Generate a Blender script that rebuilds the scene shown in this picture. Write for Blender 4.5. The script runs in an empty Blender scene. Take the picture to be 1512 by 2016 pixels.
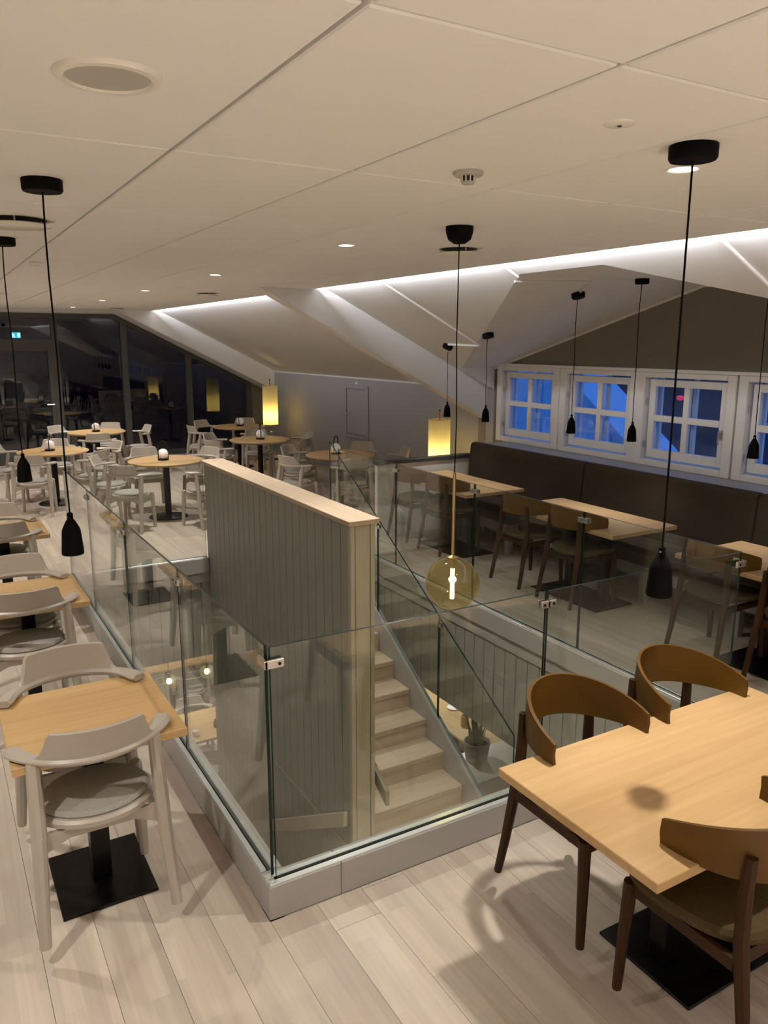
import bpy, bmesh, math, random
from mathutils import Vector, Matrix
random.seed(7)
R = math.radians
SC = bpy.context.scene
COL = SC.collection

# ------------------------------------------------------------------ camera
cam_d = bpy.data.cameras.new('camera'); cam = bpy.data.objects.new('camera', cam_d); COL.objects.link(cam)
cam_d.sensor_fit = 'VERTICAL'; cam_d.sensor_height = 36.0; cam_d.lens = 36.0 * 1547.9 / 2016.0
cam_d.clip_start = 0.05; cam_d.clip_end = 300
YAW, PIT, ROL = R(30.143), R(12.147), R(0.084)
fwd = Vector((math.sin(YAW)*math.cos(PIT), math.cos(YAW)*math.cos(PIT), -math.sin(PIT)))
rgt = Vector((math.cos(YAW), -math.sin(YAW), 0)); up = rgt.cross(fwd)
r2 = rgt*math.cos(ROL) + up*math.sin(ROL); u2 = up*math.cos(ROL) - rgt*math.sin(ROL)
m = Matrix((r2, u2, -fwd)).transposed().to_4x4(); m.translation = Vector((0, 0, 2.15))
cam.matrix_world = m
SC.camera = cam

# ------------------------------------------------------------------ world (blue dusk) and exposure
wd = bpy.data.worlds.new('dusk'); SC.world = wd; wd.use_nodes = True
wd.node_tree.nodes['Background'].inputs[0].default_value = (0.055, 0.20, 0.72, 1)
wd.node_tree.nodes['Background'].inputs[1].default_value = 2.0
SC.view_settings.view_transform = 'Standard'; SC.view_settings.look = 'None'
SC.view_settings.exposure = 0.0; SC.view_settings.gamma = 1.0; SC.view_settings.use_curve_mapping = False
SC.cycles.use_denoising = True
SC.cycles.transparent_max_bounces = 24
SC.cycles.max_bounces = 7; SC.cycles.diffuse_bounces = 4; SC.cycles.glossy_bounces = 3; SC.cycles.transmission_bounces = 4
SC.cycles.use_adaptive_sampling = True; SC.cycles.adaptive_threshold = 0.10; SC.cycles.adaptive_min_samples = 16
SC.cycles.sample_clamp_indirect = 6.0
SC.cycles.caustics_reflective = False; SC.cycles.caustics_refractive = False
WARM = (1.0, 0.935, 0.85); COOL = (0.88, 0.91, 1.0)
P_DOWN = 165.0; P_COVE = 9.0

def light(name, typ, loc, energy, color, **k):
    d = bpy.data.lights.new(name, typ); d.energy = energy; d.color = color
    rot = k.pop('rot', None)
    for a, b in k.items(): setattr(d, a, b)
    o = bpy.data.objects.new(name, d); COL.objects.link(o); o.location = loc
    if rot: o.rotation_euler = rot
    return o
CE = 2.708                      # ceiling height
EDGE = 3.715                    # ceiling edge along the cove
def slope_z(x): return 1.61 + 0.5*(6.05 - x)
LED_BAYS = ((9.3, 14.7), (1.2, 7.8), (-2.5, 1.0))
for i, (a, b) in enumerate(LED_BAYS):
    light('cove_led_light', 'AREA', (3.690, (a+b)/2, 2.746), P_COVE*(b-a), COOL, shape='RECTANGLE', size=0.012, size_y=b-a,
          rot=(0, -R(90)+R(18), 0))
# ------------------------------------------------------------------ materials
MATS = {}
def mat(name, col, rough=0.5, metal=0.0, spec=0.5, emit=None, es=0.0, var=0.0, noise=None, bump=0.0, bscale=60.0, coat=0.0):
    if name in MATS: return MATS[name]
    M = bpy.data.materials.new(name); M.use_nodes = True; nt = M.node_tree; b = nt.nodes['Principled BSDF']
    b.inputs['Roughness'].default_value = rough; b.inputs['Metallic'].default_value = metal
    b.inputs['Specular IOR Level'].default_value = spec; b.inputs['Coat Weight'].default_value = coat
    c4 = (*col, 1); b.inputs['Base Color'].default_value = c4
    if noise or bump:
        tc = nt.nodes.new('ShaderNodeTexCoord')
        n = nt.nodes.new('ShaderNodeTexNoise'); n.inputs['Scale'].default_value = noise[0] if noise else bscale
        n.inputs['Detail'].default_value = 4
        nt.links.new(tc.outputs['Object'], n.inputs['Vector'])
        if noise:
            mx = nt.nodes.new('ShaderNodeMix'); mx.data_type = 'RGBA'
            k = noise[1]
            mx.inputs[6].default_value = (*[x*(1-k) for x in col], 1); mx.inputs[7].default_value = (*[min(1, x*(1+k)) for x in col], 1)
            nt.links.new(n.outputs['Fac'], mx.inputs[0]); nt.links.new(mx.outputs[2], b.inputs['Base Color'])
        if bump:
            n2 = nt.nodes.new('ShaderNodeTexNoise'); n2.inputs['Scale'].default_value = bscale
            nt.links.new(tc.outputs['Object'], n2.inputs['Vector'])
            bp = nt.nodes.new('ShaderNodeBump'); bp.inputs['Strength'].default_value = bump; bp.inputs['Distance'].default_value = 0.005
            nt.links.new(n2.outputs['Fac'], bp.inputs['Height']); nt.links.new(bp.outputs['Normal'], b.inputs['Normal'])
    if emit:
        b.inputs['Emission Color'].default_value = (*emit, 1); b.inputs['Emission Strength'].default_value = es
    MATS[name] = M; return M
def wood(name, c1, c2, axis='X', rough=0.4, rnd=0.12, strips=0, gs=1.0):
    """grain runs along `axis` in object space; tone varies per object"""
    M = bpy.data.materials.new(name); M.use_nodes = True; nt = M.node_tree; b = nt.nodes['Principled BSDF']
    b.inputs['Roughness'].default_value = rough; L = nt.links
    tc = nt.nodes.new('ShaderNodeTexCoord'); oi = nt.nodes.new('ShaderNodeObjectInfo')
    ad = nt.nodes.new('ShaderNodeVectorMath'); ad.operation = 'ADD'
    ml = nt.nodes.new('ShaderNodeMath'); ml.operation = 'MULTIPLY'; ml.inputs[1].default_value = 37.0
    L.new(oi.outputs['Random'], ml.inputs[0]); cx = nt.nodes.new('ShaderNodeCombineXYZ')
    for i in range(3): L.new(ml.outputs[0], cx.inputs[i])
    L.new(tc.outputs['Object'], ad.inputs[0]); L.new(cx.outputs[0], ad.inputs[1])
    mp = nt.nodes.new('ShaderNodeMapping'); s = [22*gs, 22*gs, 22*gs]; s['XYZ'.index(axis)] = 1.1*gs
    mp.inputs['Scale'].default_value = s; L.new(ad.outputs[0], mp.inputs[0])
    n = nt.nodes.new('ShaderNodeTexNoise'); n.inputs['Scale'].default_value = 1.0; n.inputs['Detail'].default_value = 6; n.inputs['Roughness'].default_value = .62
    n.inputs['Distortion'].default_value = .6; L.new(mp.outputs[0], n.inputs['Vector'])
    mp2 = nt.nodes.new('ShaderNodeMapping'); s = [3.2, 3.2, 3.2]; s['XYZ'.index(axis)] = .5; mp2.inputs['Scale'].default_value = s
    L.new(ad.outputs[0], mp2.inputs[0]); n2 = nt.nodes.new('ShaderNodeTexNoise'); n2.inputs['Scale'].default_value = 1.0; n2.inputs['Detail'].default_value = 3
    L.new(mp2.outputs[0], n2.inputs['Vector'])
    a1 = nt.nodes.new('ShaderNodeMath'); a1.operation = 'ADD'; L.new(n.outputs['Fac'], a1.inputs[0]); L.new(n2.outputs['Fac'], a1.inputs[1])
    rm = nt.nodes.new('ShaderNodeMapRange'); rm.inputs[1].default_value = .72; rm.inputs[2].default_value = 1.28; L.new(a1.outputs[0], rm.inputs[0])
    mx = nt.nodes.new('ShaderNodeMix'); mx.data_type = 'RGBA'; mx.inputs[6].default_value = (*c1, 1); mx.inputs[7].default_value = (*c2, 1)
    L.new(rm.outputs[0], mx.inputs[0])
    hs = nt.nodes.new('ShaderNodeHueSaturation'); mr = nt.nodes.new('ShaderNodeMapRange'); mr.inputs[3].default_value = 1-rnd; mr.inputs[4].default_value = 1+rnd
    src = oi.outputs['Random']
    if strips:
        # lamella strips across the plank: white noise on floor(x/strip)
        sp = nt.nodes.new('ShaderNodeSeparateXYZ'); L.new(tc.outputs['Object'], sp.inputs[0])
        dv = nt.nodes.new('ShaderNodeMath'); dv.operation = 'DIVIDE'; dv.inputs[1].default_value = strips; L.new(sp.outputs['XYZ'.index('Y' if axis == 'X' else 'X')], dv.inputs[0])
        fl = nt.nodes.new('ShaderNodeMath'); fl.operation = 'FLOOR'; L.new(dv.outputs[0], fl.inputs[0])
        al = nt.nodes.new('ShaderNodeMath'); al.operation = 'MULTIPLY_ADD'; al.inputs[1].default_value = 1/.55; L.new(sp.outputs['XYZ'.index(axis)], al.inputs[0])
        m5 = nt.nodes.new('ShaderNodeMath'); m5.operation = 'MULTIPLY'; m5.inputs[1].default_value = 0.37; L.new(fl.outputs[0], m5.inputs[0]); L.new(m5.outputs[0], al.inputs[2])
        fa = nt.nodes.new('ShaderNodeMath'); fa.operation = 'FLOOR'; L.new(al.outputs[0], fa.inputs[0])
        c3 = nt.nodes.new('ShaderNodeCombineXYZ'); L.new(fl.outputs[0], c3.inputs[0]); L.new(ml.outputs[0], c3.inputs[1]); L.new(fa.outputs[0], c3.inputs[2])
        wn = nt.nodes.new('ShaderNodeTexWhiteNoise'); L.new(c3.outputs[0], wn.inputs[0]); src = wn.outputs['Value']
    L.new(src, mr.inputs[0])
    L.new(mr.outputs[0], hs.inputs['Value']); L.new(mx.outputs[2], hs.inputs['Color']); L.new(hs.outputs[0], b.inputs['Base Color'])
    bp = nt.nodes.new('ShaderNodeBump'); bp.inputs['Strength'].default_value = .08; bp.inputs['Distance'].default_value = .003
    L.new(n.outputs['Fac'], bp.inputs['Height']); L.new(bp.outputs['Normal'], b.inputs['Normal'])
    MATS[name] = M; return M
def glass(name, tint, ior=1.5, rough=0.0, refl=1.0, glow=0.0):
    M = bpy.data.materials.new(name); M.use_nodes = True; nt = M.node_tree; nt.nodes.clear(); L = nt.links
    o = nt.nodes.new('ShaderNodeOutputMaterial'); t = nt.nodes.new('ShaderNodeBsdfTransparent'); t.inputs[0].default_value = (*tint, 1)
    g = nt.nodes.new('ShaderNodeBsdfGlossy'); g.inputs['Roughness'].default_value = rough; g.inputs[0].default_value = (refl, refl, refl, 1)
    lw = nt.nodes.new('ShaderNodeLayerWeight'); lw.inputs[0].default_value = .5; mx = nt.nodes.new('ShaderNodeMixShader')
    f0 = ((ior-1)/(ior+1))**2; pw = nt.nodes.new('ShaderNodeMath'); pw.operation = 'POWER'; pw.inputs[1].default_value = 5.0
    f = nt.nodes.new('ShaderNodeMath'); f.operation = 'MULTIPLY_ADD'; f.inputs[1].default_value = 1-f0; f.inputs[2].default_value = f0
    L.new(lw.outputs['Facing'], pw.inputs[0]); L.new(pw.outputs[0], f.inputs[0])
    L.new(f.outputs[0], mx.inputs[0]); L.new(t.outputs[0], mx.inputs[1]); L.new(g.outputs[0], mx.inputs[2]); last = mx
    if glow:
        tl = nt.nodes.new('ShaderNodeBsdfTranslucent'); tl.inputs[0].default_value = (.95, .85, .45, 1); m2 = nt.nodes.new('ShaderNodeMixShader'); m2.inputs[0].default_value = glow
        L.new(mx.outputs[0], m2.inputs[1]); L.new(tl.outputs[0], m2.inputs[2]); last = m2
    L.new(last.outputs[0], o.inputs[0])
    MATS[name] = M; return M
def translucent(name, col, trans):
    M = bpy.data.materials.new(name); M.use_nodes = True; nt = M.node_tree; nt.nodes.clear(); L = nt.links
    o = nt.nodes.new('ShaderNodeOutputMaterial'); d = nt.nodes.new('ShaderNodeBsdfDiffuse'); d.inputs[0].default_value = (*col, 1)
    t = nt.nodes.new('ShaderNodeBsdfTranslucent'); t.inputs[0].default_value = (*trans, 1); mx = nt.nodes.new('ShaderNodeMixShader'); mx.inputs[0].default_value = .55
    L.new(d.outputs[0], mx.inputs[1]); L.new(t.outputs[0], mx.inputs[2]); L.new(mx.outputs[0], o.inputs[0]); MATS[name] = M; return M

mat('tile', (.90, .890, .865), .9, spec=.2, bump=.12, bscale=500)
mat('tile_back', (.15, .13, .105), .9, spec=.1)
mat('plaster', (.82, .80, .77), .9, spec=.2, noise=(1.3, .05))
mat('white_paint', (.83, .80, .75), .35)
mat('greige_wall', (.25, .222, .185), .85, spec=.2, noise=(2, .04))
mat('grey_wall', (.40, .39, .405), .8, spec=.25, noise=(1.5, .05))
mat('panel_grey', (.36, .36, .325), .5, noise=(5, .03))
mat('panel_trim', (.50, .455, .34), .45)
mat('groove', (.12, .115, .10), .8)
mat('kerb_grey', (.44, .425, .405), .45, noise=(4, .03))
mat('aluminium', (.62, .66, .66), .32, metal=.55)
mat('steel', (.62, .60, .56), .3, metal=.9)
mat('black_metal', (.003, .003, .003), .3, spec=.3)
mat('black_rubber', (.003, .003, .003), .65, spec=.1)
mat('frame_dark', (.075, .077, .075), .4)
mat('chair_grey', (.46, .415, .355), .38, noise=(9, .04))
mat('seat_grey', (.36, .345, .31), .9, spec=.2, noise=(160, .22), bump=.35, bscale=320)
mat('chair_brown', (.045, .020, .007), .5, spec=.2, noise=(14, .2))
mat('shell_brown', (.125, .062, .009), .42, spec=.3, noise=(10, .12))
mat('seat_brown', (.085, .062, .028), .92, spec=.15, noise=(120, .3), bump=.3, bscale=260)
mat('bench_fabric', (.056, .041, .029), .85, spec=.25, noise=(3, .12), bump=.15, bscale=400)
mat('bench_base', (.36, .345, .315), .6)
mat('ledge', (.34, .335, .335), .45)
mat('white_plastic', (.88, .85, .76), .3)
mat('grille', (.50, .48, .43), .6)
mat('vent_dark', (.02, .018, .015), .6)
mat('opal', (.86, .84, .82), .35, emit=(1, .97, .93), es=.10)
mat('brass', (.55, .38, .15), .3, metal=1.0)
mat('copper', (.55, .20, .09), .3, metal=1.0)
mat('lens', (1, 1, 1), .5, emit=(1, .93, .80), es=9.0)
mat('filament', (1, .9, .6), .5, emit=(1.0, .83, .40), es=36.0)
mat('bulb', (1, .95, .85), .5, emit=(1.0, .86, .62), es=22.0)
mat('glass_edge', (.010, .030, .024), .12)
mat('chrome', (.75, .75, .75), .15, metal=1.0)
mat('snow', (.75, .80, .85), .9)
mat('forest_night', (.006, .006, .007), 1.0, spec=0)
mat('forest', (.045, .048, .055), 1.0, spec=0, noise=(.35, .9))
mat('house_wall', (.62, .66, .70), .8, noise=(1.2, .06))
mat('house_roof', (.45, .50, .55), .7)
mat('red_light', (.6, .02, .05), .5, emit=(1, .05, .12), es=.5)
mat('exit_green', (.0, .25, .28), .5, emit=(.02, .45, .55), es=1.0)
mat('exit_white', (.8, .95, .95), .5, emit=(.6, .95, 1), es=1.3)
mat('leaf', (.08, .20, .04), .45, noise=(12, .5))
mat('pot', (.46, .50, .46), .5)
mat('soil', (.03, .02, .012), .95)
mat('dark_cap', (.055, .06, .062), .45)
mat('lower_wall', (.55, .50, .43), .85)
mat('lower_floor', (.50, .43, .34), .5, noise=(3, .06))
wood('oak', (.50, .315, .135), (.66, .445, .215), 'X', .38, .04)
wood('oak_y', (.50, .325, .155), (.64, .45, .235), 'Y', .38, .04)
wood('ash_cap', (.48, .375, .26), (.63, .51, .38), 'Y', .45, .03)
wood('plank', (.47, .395, .325), (.62, .545, .46), 'Y', .40, .10, strips=.0645)
wood('stair_wood', (.48, .385, .27), (.66, .55, .415), 'X', .45, .07, gs=.7)
glass('rail_glass', (.935, .955, .940), 1.60)
glass('window_glass', (.93, .95, .96), 1.5)
glass('wall_glass', (.80, .83, .85), 1.6)
glass('smoke_glass', (.66, .60, .42), 1.6, glow=.018)
glass('bulb_glass', (.96, .95, .92), 1.45, glow=.06)
translucent('pleat', (.86, .79, .58), (.98, .88, .52))

# ------------------------------------------------------------------ mesh helpers
class MB:
    def __init__(s): s.v = []; s.f = []; s.m = []
    def add(s, vs, fs, mi=0):
        n = len(s.v); s.v += [tuple(p) for p in vs]; s.f += [tuple(i+n for i in f) for f in fs]; s.m += [mi]*len(fs); return s
    def box(s, x0, x1, y0, y1, z0, z1, mi=0):
        return s.add([(x0,y0,z0),(x1,y0,z0),(x1,y1,z0),(x0,y1,z0),(x0,y0,z1),(x1,y0,z1),(x1,y1,z1),(x0,y1,z1)],
                     [(0,3,2,1),(4,5,6,7),(0,1,5,4),(1,2,6,5),(2,3,7,6),(3,0,4,7)], mi)
    def cbox(s, c, d, mi=0): return s.box(c[0]-d[0]/2, c[0]+d[0]/2, c[1]-d[1]/2, c[1]+d[1]/2, c[2]-d[2]/2, c[2]+d[2]/2, mi)
    def loft(s, rings, close=True, caps=True, mi=0):
        n = len(rings[0]); vs = [p for r in rings for p in r]; fs = []
        for i in range(len(rings)-1):
            for j in range(n if close else n-1):
                k = (j+1) % n; fs.append((i*n+j, i*n+k, (i+1)*n+k, (i+1)*n+j))
        if caps and close: fs += [tuple(range(n-1, -1, -1)), tuple((len(rings)-1)*n+j for j in range(n))]
        return s.add(vs, fs, mi)
    def tube(s, pts, rad, n=8, mi=0, flat=1.0):
        pts = [Vector(p) for p in pts]; rad = rad if isinstance(rad, (list, tuple)) else [rad]*len(pts)
        rings = []; t0 = (pts[1]-pts[0]).normalized(); a = Vector((0,0,1)) if abs(t0.z) < .9 else Vector((1,0,0))
        nrm = (a - t0*a.dot(t0)).normalized()
        for i, p in enumerate(pts):
            t = (pts[min(i+1, len(pts)-1)] - pts[max(i-1, 0)]).normalized(); nrm = (nrm - t*nrm.dot(t)).normalized(); bi = t.cross(nrm)
            rings.append([p + (nrm*math.cos(2*math.pi*j/n)*flat + bi*math.sin(2*math.pi*j/n))*rad[i] for j in range(n)])
        return s.loft(rings, mi=mi)
    def lathe(s, prof, n=24, c=(0,0,0), mi=0, caps=True):
        return s.loft([[(c[0]+r*math.cos(2*math.pi*j/n), c[1]+r*math.sin(2*math.pi*j/n), c[2]+z) for j in range(n)] for r, z in prof], mi=mi, caps=caps)
    def sweep(s, pts, w, h, mi=0, k=.32):
        """flat rounded section (w horizontal, h vertical) along a mostly horizontal path"""
        pts = [Vector(p) for p in pts]; rings = []
        for i, p in enumerate(pts):
            t = pts[min(i+1, len(pts)-1)] - pts[max(i-1, 0)]; t.z = 0; t.normalize(); nn = Vector((-t.y, t.x, 0)); W = w[i]/2; H = h[i]/2; e = min(W, H)*k*2
            rings.append([p+nn*a+Vector((0,0,b)) for a, b in ((-W,-H+e),(-W+e,-H),(W-e,-H),(W,-H+e),(W,H-e),(W-e,H),(-W+e,H),(-W,H-e))])
        return s.loft(rings, mi=mi)
    def prism(s, poly, axis, a, b, mi=0):
        """polygon of 2-D points extruded along axis from a to b; x:(y,z) y:(x,z) z:(x,y)"""
        def P(q, t): return {'x': (t, q[0], q[1]), 'y': (q[0], t, q[1]), 'z': (q[0], q[1], t)}[axis]
        n = len(poly); return s.add([P(q, a) for q in poly]+[P(q, b) for q in poly],
            [tuple(range(n-1,-1,-1)), tuple(range(n, 2*n))]+[(i, (i+1) % n, n+(i+1) % n, n+i) for i in range(n)], mi)
    def mesh(s, name, mats, bev=0.0, seg=2, ang=35, orient=True):
        me = bpy.data.meshes.new(name); me.from_pydata(s.v, [], s.f); me.polygons.foreach_set('material_index', s.m)
        bm = bmesh.new(); bm.from_mesh(me)
        if orient: bmesh.ops.recalc_face_normals(bm, faces=bm.faces)
        if bev:
            es = [e for e in bm.edges if len(e.link_faces) == 2 and e.calc_face_angle(0) > .5]
            bmesh.ops.bevel(bm, geom=es, offset=bev, segments=seg, affect='EDGES', profile=.6)
        bm.to_mesh(me); bm.free()
        me.polygons.foreach_set('use_smooth', [True]*len(me.polygons)); me.set_sharp_from_angle(angle=R(ang))
        for k in (mats if isinstance(mats, (list, tuple)) else [mats]): me.materials.append(MATS[k])
        return me
    def build(s, name, mats, parent=None, **k):
        return obj(name, s.mesh(name, mats, **k), parent)
def obj(name, me, parent=None, loc=None):
    o = bpy.data.objects.new(name, me); COL.objects.link(o)
    if parent: o.parent = parent
    if loc: o.location = loc
    return o
def tag(o, label, cat, group=None, kind=None):
    o['label'] = label; o['category'] = cat
    if group: o['group'] = group
    if kind: o['kind'] = kind
    return o
def struct(o, label, cat): return tag(o, label, cat, kind='structure')
def thing(name, label, cat, loc=(0,0,0), rz=0, group=None):
    o = bpy.data.objects.new(name, None); COL.objects.link(o); o.empty_display_size = .1
    o.location = loc; o.rotation_euler = (0, 0, rz); return tag(o, label, cat, group)
def copy_tree(o, parent=None):
    c = o.copy(); COL.objects.link(c); c.parent = parent
    for ch in list(o.children): copy_tree(ch, c)
    return c
def place(proto, used, loc, rz, label, group):
    o = copy_tree(proto) if used[0] else proto
    used[0] = True; o.location = loc; o.rotation_euler = (0, 0, rz); o['label'] = label; o['group'] = group; return o

# ================================================================== SETTING
XL, XR, Y0, YG = -2.5, 6.05, -3.0, 15.45        # left wall, right wall, wall behind the camera, glass wall
HX0, HX1, HY0, HY1 = .93, 3.65, 2.455, 7.19     # stair well (outer kerb faces)
LOW = -3.23
SY = 6.89                                        # top step edge
# floor slab around the well, planks on top
fb = MB()
for (a, b, c, d) in ((XL, HX0, Y0, YG+.3), (HX1, XR+.1, Y0, YG+.3), (HX0, HX1, Y0, HY0), (HX0, HX1, HY1, YG+.3), (2.37, 3.55, SY, HY1)):
    fb.box(a, b, c, d, -.85, -.018)
floor = fb.build('floor', 'tile_back'); struct(floor, 'pale washed oak plank floor around the glass-railed stair well', 'floor')
def planks(x0, x1, y0, y1, n):
    w = (x1-x0)/n
    for i in range(n):
        a, b = x0+i*w, x0+(i+1)*w; y = y0 - random.uniform(0, 2.0)
        while y < y1:
            e = y+2.4; s, t = max(y, y0), min(e, y1)
            if t-s > .004:
                k = MB().box(-(b-a)/2+.0008, (b-a)/2-.0008, -(t-s)/2+.0008, (t-s)/2-.0008, -.018, 0)
                obj('plank', k.mesh('plank', 'plank'), floor, ((a+b)/2, (s+t)/2, random.uniform(0, .0004)))
            y = e
planks(-1.0, HX0, .6, YG, 10); planks(HX1, XR, 1.2, YG, 12); planks(HX0, HX1, .6, HY0, 14); planks(HX0, 2.37, HY1, YG, 7); planks(2.37, HX1, SY if False else HY1, YG, 7)
k = MB().box(XL, -1.0, Y0, YG, -.018, 0).box(-1.0, XR, Y0, .6, -.018, 0).box(HX1, XR, .6, 1.2, -.018, 0)
o = k.build('plank_field', 'plank', floor); o['kind'] = 'stuff'
MB().box(2.37, 3.55, SY, HY1, -.018, 0).build('landing_plank', 'plank', floor)

# ceiling: slab with separate tiles
ceil = MB().box(XL, 3.45, Y0, YG+.3, CE+.024, 3.3).build('ceiling', 'tile_back'); struct(ceil, 'flat ceiling of large cream acoustic tiles with shadow gaps', 'ceiling')
GX, GY, TX, TY = .715, 1.290, .600, 1.1935
tm = MB().box(-TX/2+.006, TX/2-.006, -TY/2+.0055, TY/2-.0055, 0, .03).mesh('ceiling_tile', 'tile', bev=.004, seg=1)
for i in range(-6, 5):
    for j in range(-4, 13):
        cx, cy = GX+(i+.5)*TX, GY+(j+.5)*TY
        if cx-TX/2 < XL-.2 or cy-TY/2 > YG: continue
        obj('ceiling_tile', tm, ceil, (cx, cy, CE))
# sloped roof planes
def valley_x(z): return 6.05 - 2*(z-1.61)
DZ0, DZ1, DYA, DYB, DYC, DYD = 1.86, 2.655, 7.72, 4.80, 3.95, 1.03
sl = MB()
def S(x, y): return (x, y, slope_z(x))
x_lo, x_hi, xt = valley_x(DZ0), valley_x(DZ1), 3.40
sl.add([S(xt, DYA+.15), S(6.15, DYA+.15), S(6.15, YG+.3), S(xt, YG+.3)], [(0,1,2,3)])
sl.add([S(xt, DYA), S(xt, DYA+.15), S(6.15, DYA+.15), S(6.15, DYA)], [(0,1,2,3)])
sl.add([S(xt, DYB), S(xt, DYA), S(x_lo, DYA), S(x_hi, DYB)], [(0,1,2,3)])
sl.add([S(xt, DYC), S(xt, DYB), S(x_hi, DYB), S(x_hi, DYC)], [(0,1,2,3)])
sl.add([S(xt, DYD), S(xt, DYC), S(x_hi, DYC), S(x_lo, DYD)], [(0,1,2,3)])
sl.add([S(xt, Y0), S(xt, DYD), S(6.15, DYD), S(6.15, Y0)], [(0,1,2,3)])
so = sl.build('ceiling_slope', 'plaster', orient=False); struct(so, 'white plastered sloping ceiling washed by cove light', 'ceiling')
dm = MB()
def D(x, y, z): return (x, y, z)
dm.add([D(x_lo, DYA, DZ0), D(6.2, DYA, DZ0), D(6.2, DYB, DZ1), D(x_hi, DYB, DZ1)], [(0,1,2,3)])
dm.add([D(x_hi, DYB, DZ1), D(6.2, DYB, DZ1), D(6.2, DYC, DZ1), D(x_hi, DYC, DZ1)], [(0,1,2,3)])
dm.add([D(x_hi, DYC, DZ1), D(6.2, DYC, DZ1), D(6.2, DYD, DZ0), D(x_lo, DYD, DZ0)], [(0,1,2,3)])
dm.add([D(x_lo, DYA, DZ0), D(6.2, DYA, DZ0), D(6.2, DYA, 1.5)], [(0,1,2)])
dm.add([D(x_lo, DYD, DZ0), D(6.2, DYD, DZ0), D(6.2, DYD, 1.5)], [(0,1,2)])
do = dm.build('ceiling_dormer', 'plaster', orient=False); struct(do, 'white inner faces of the dormer above the small windows', 'ceiling')
# boxed rafters
def rafter(y0, y1, label):
    dep = .385; xs = 6.05-2*(CE+.03-1.61+dep); k = MB()
    k.prism([(xs, CE+.03), (3.74, slope_z(3.74)-.0), (6.06, slope_z(6.06)), (6.06, slope_z(6.06)-dep)], 'y', y0, y1)
    k.prism([(xs, CE+.03), (xs, CE+.05), (3.74, CE+.05), (3.74, slope_z(3.74))], 'y', y0, y1)
    o = k.build('trim_%d' % (1 if y0 > 10 else 2), 'plaster'); struct(o, label, 'rafter')
rafter(14.75, YG-.02, 'white boxed rafter running down along the far glass wall')
rafter(7.86, 8.04, 'white boxed rafter dropping between grey wall and dormer windows')
# right wall: grey knee wall and window wall
kw = MB().box(XR, XR+.15, 8.04, YG, 0, 1.64).build('wall_right', 'grey_wall'); struct(kw, 'low grey wall under the sloping ceiling', 'wall')
o = MB().box(XR-.012, XR+.01, 8.04, 14.75, slope_z(XR)-.028, slope_z(XR)-.004).build('trim_3', 'white_paint'); struct(o, 'thin white strip along the top of the grey wall', 'trim')
WZ0, WZ1 = .985, 1.885
ww = MB().box(XR, XR+.18, Y0, 8.04, -.02, WZ0)
ww.prism([(8.04, WZ1), (8.04, 1.95), (DYA, DZ0+.03), (DYB, DZ1), (DYC, DZ1), (DYD, DZ0+.03), (Y0, DZ0+.03), (Y0, WZ1)], 'x', XR, XR+.18)
ww.box(XR, XR+.18, 7.70, 8.04, WZ0, WZ1).box(XR, XR+.18, Y0, 2.2, WZ0, WZ1)
wwo = ww.build('wall_window', 'greige_wall'); struct(wwo, 'dark greige gable wall above the row of small windows', 'wall')
o = MB().prism([(DYA, DZ0+.002), (DYB, DZ1+.002), (DYB, DZ1-.022), (DYA, DZ0-.022)], 'x', XR-.015, XR+.01).prism([(DYB, DZ1+.002), (DYC, DZ1+.002), (DYC, DZ1-.022), (DYB, DZ1-.022)], 'x', XR-.015, XR+.01).prism([(DYC, DZ1+.002), (DYD, DZ0+.002), (DYD, DZ0-.022), (DYC, DZ1-.022)], 'x', XR-.015, XR+.01).build('trim_7', 'plaster'); struct(o, 'thin white strip edging the dark gable wall', 'trim')
# grey part of the window wall beside the rafter
o = MB().box(XR-.01, XR, 7.72, 7.87, 0, 1.9).build('trim_4', 'grey_wall'); struct(o, 'narrow grey wall strip beside the first small window', 'wall')
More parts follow.
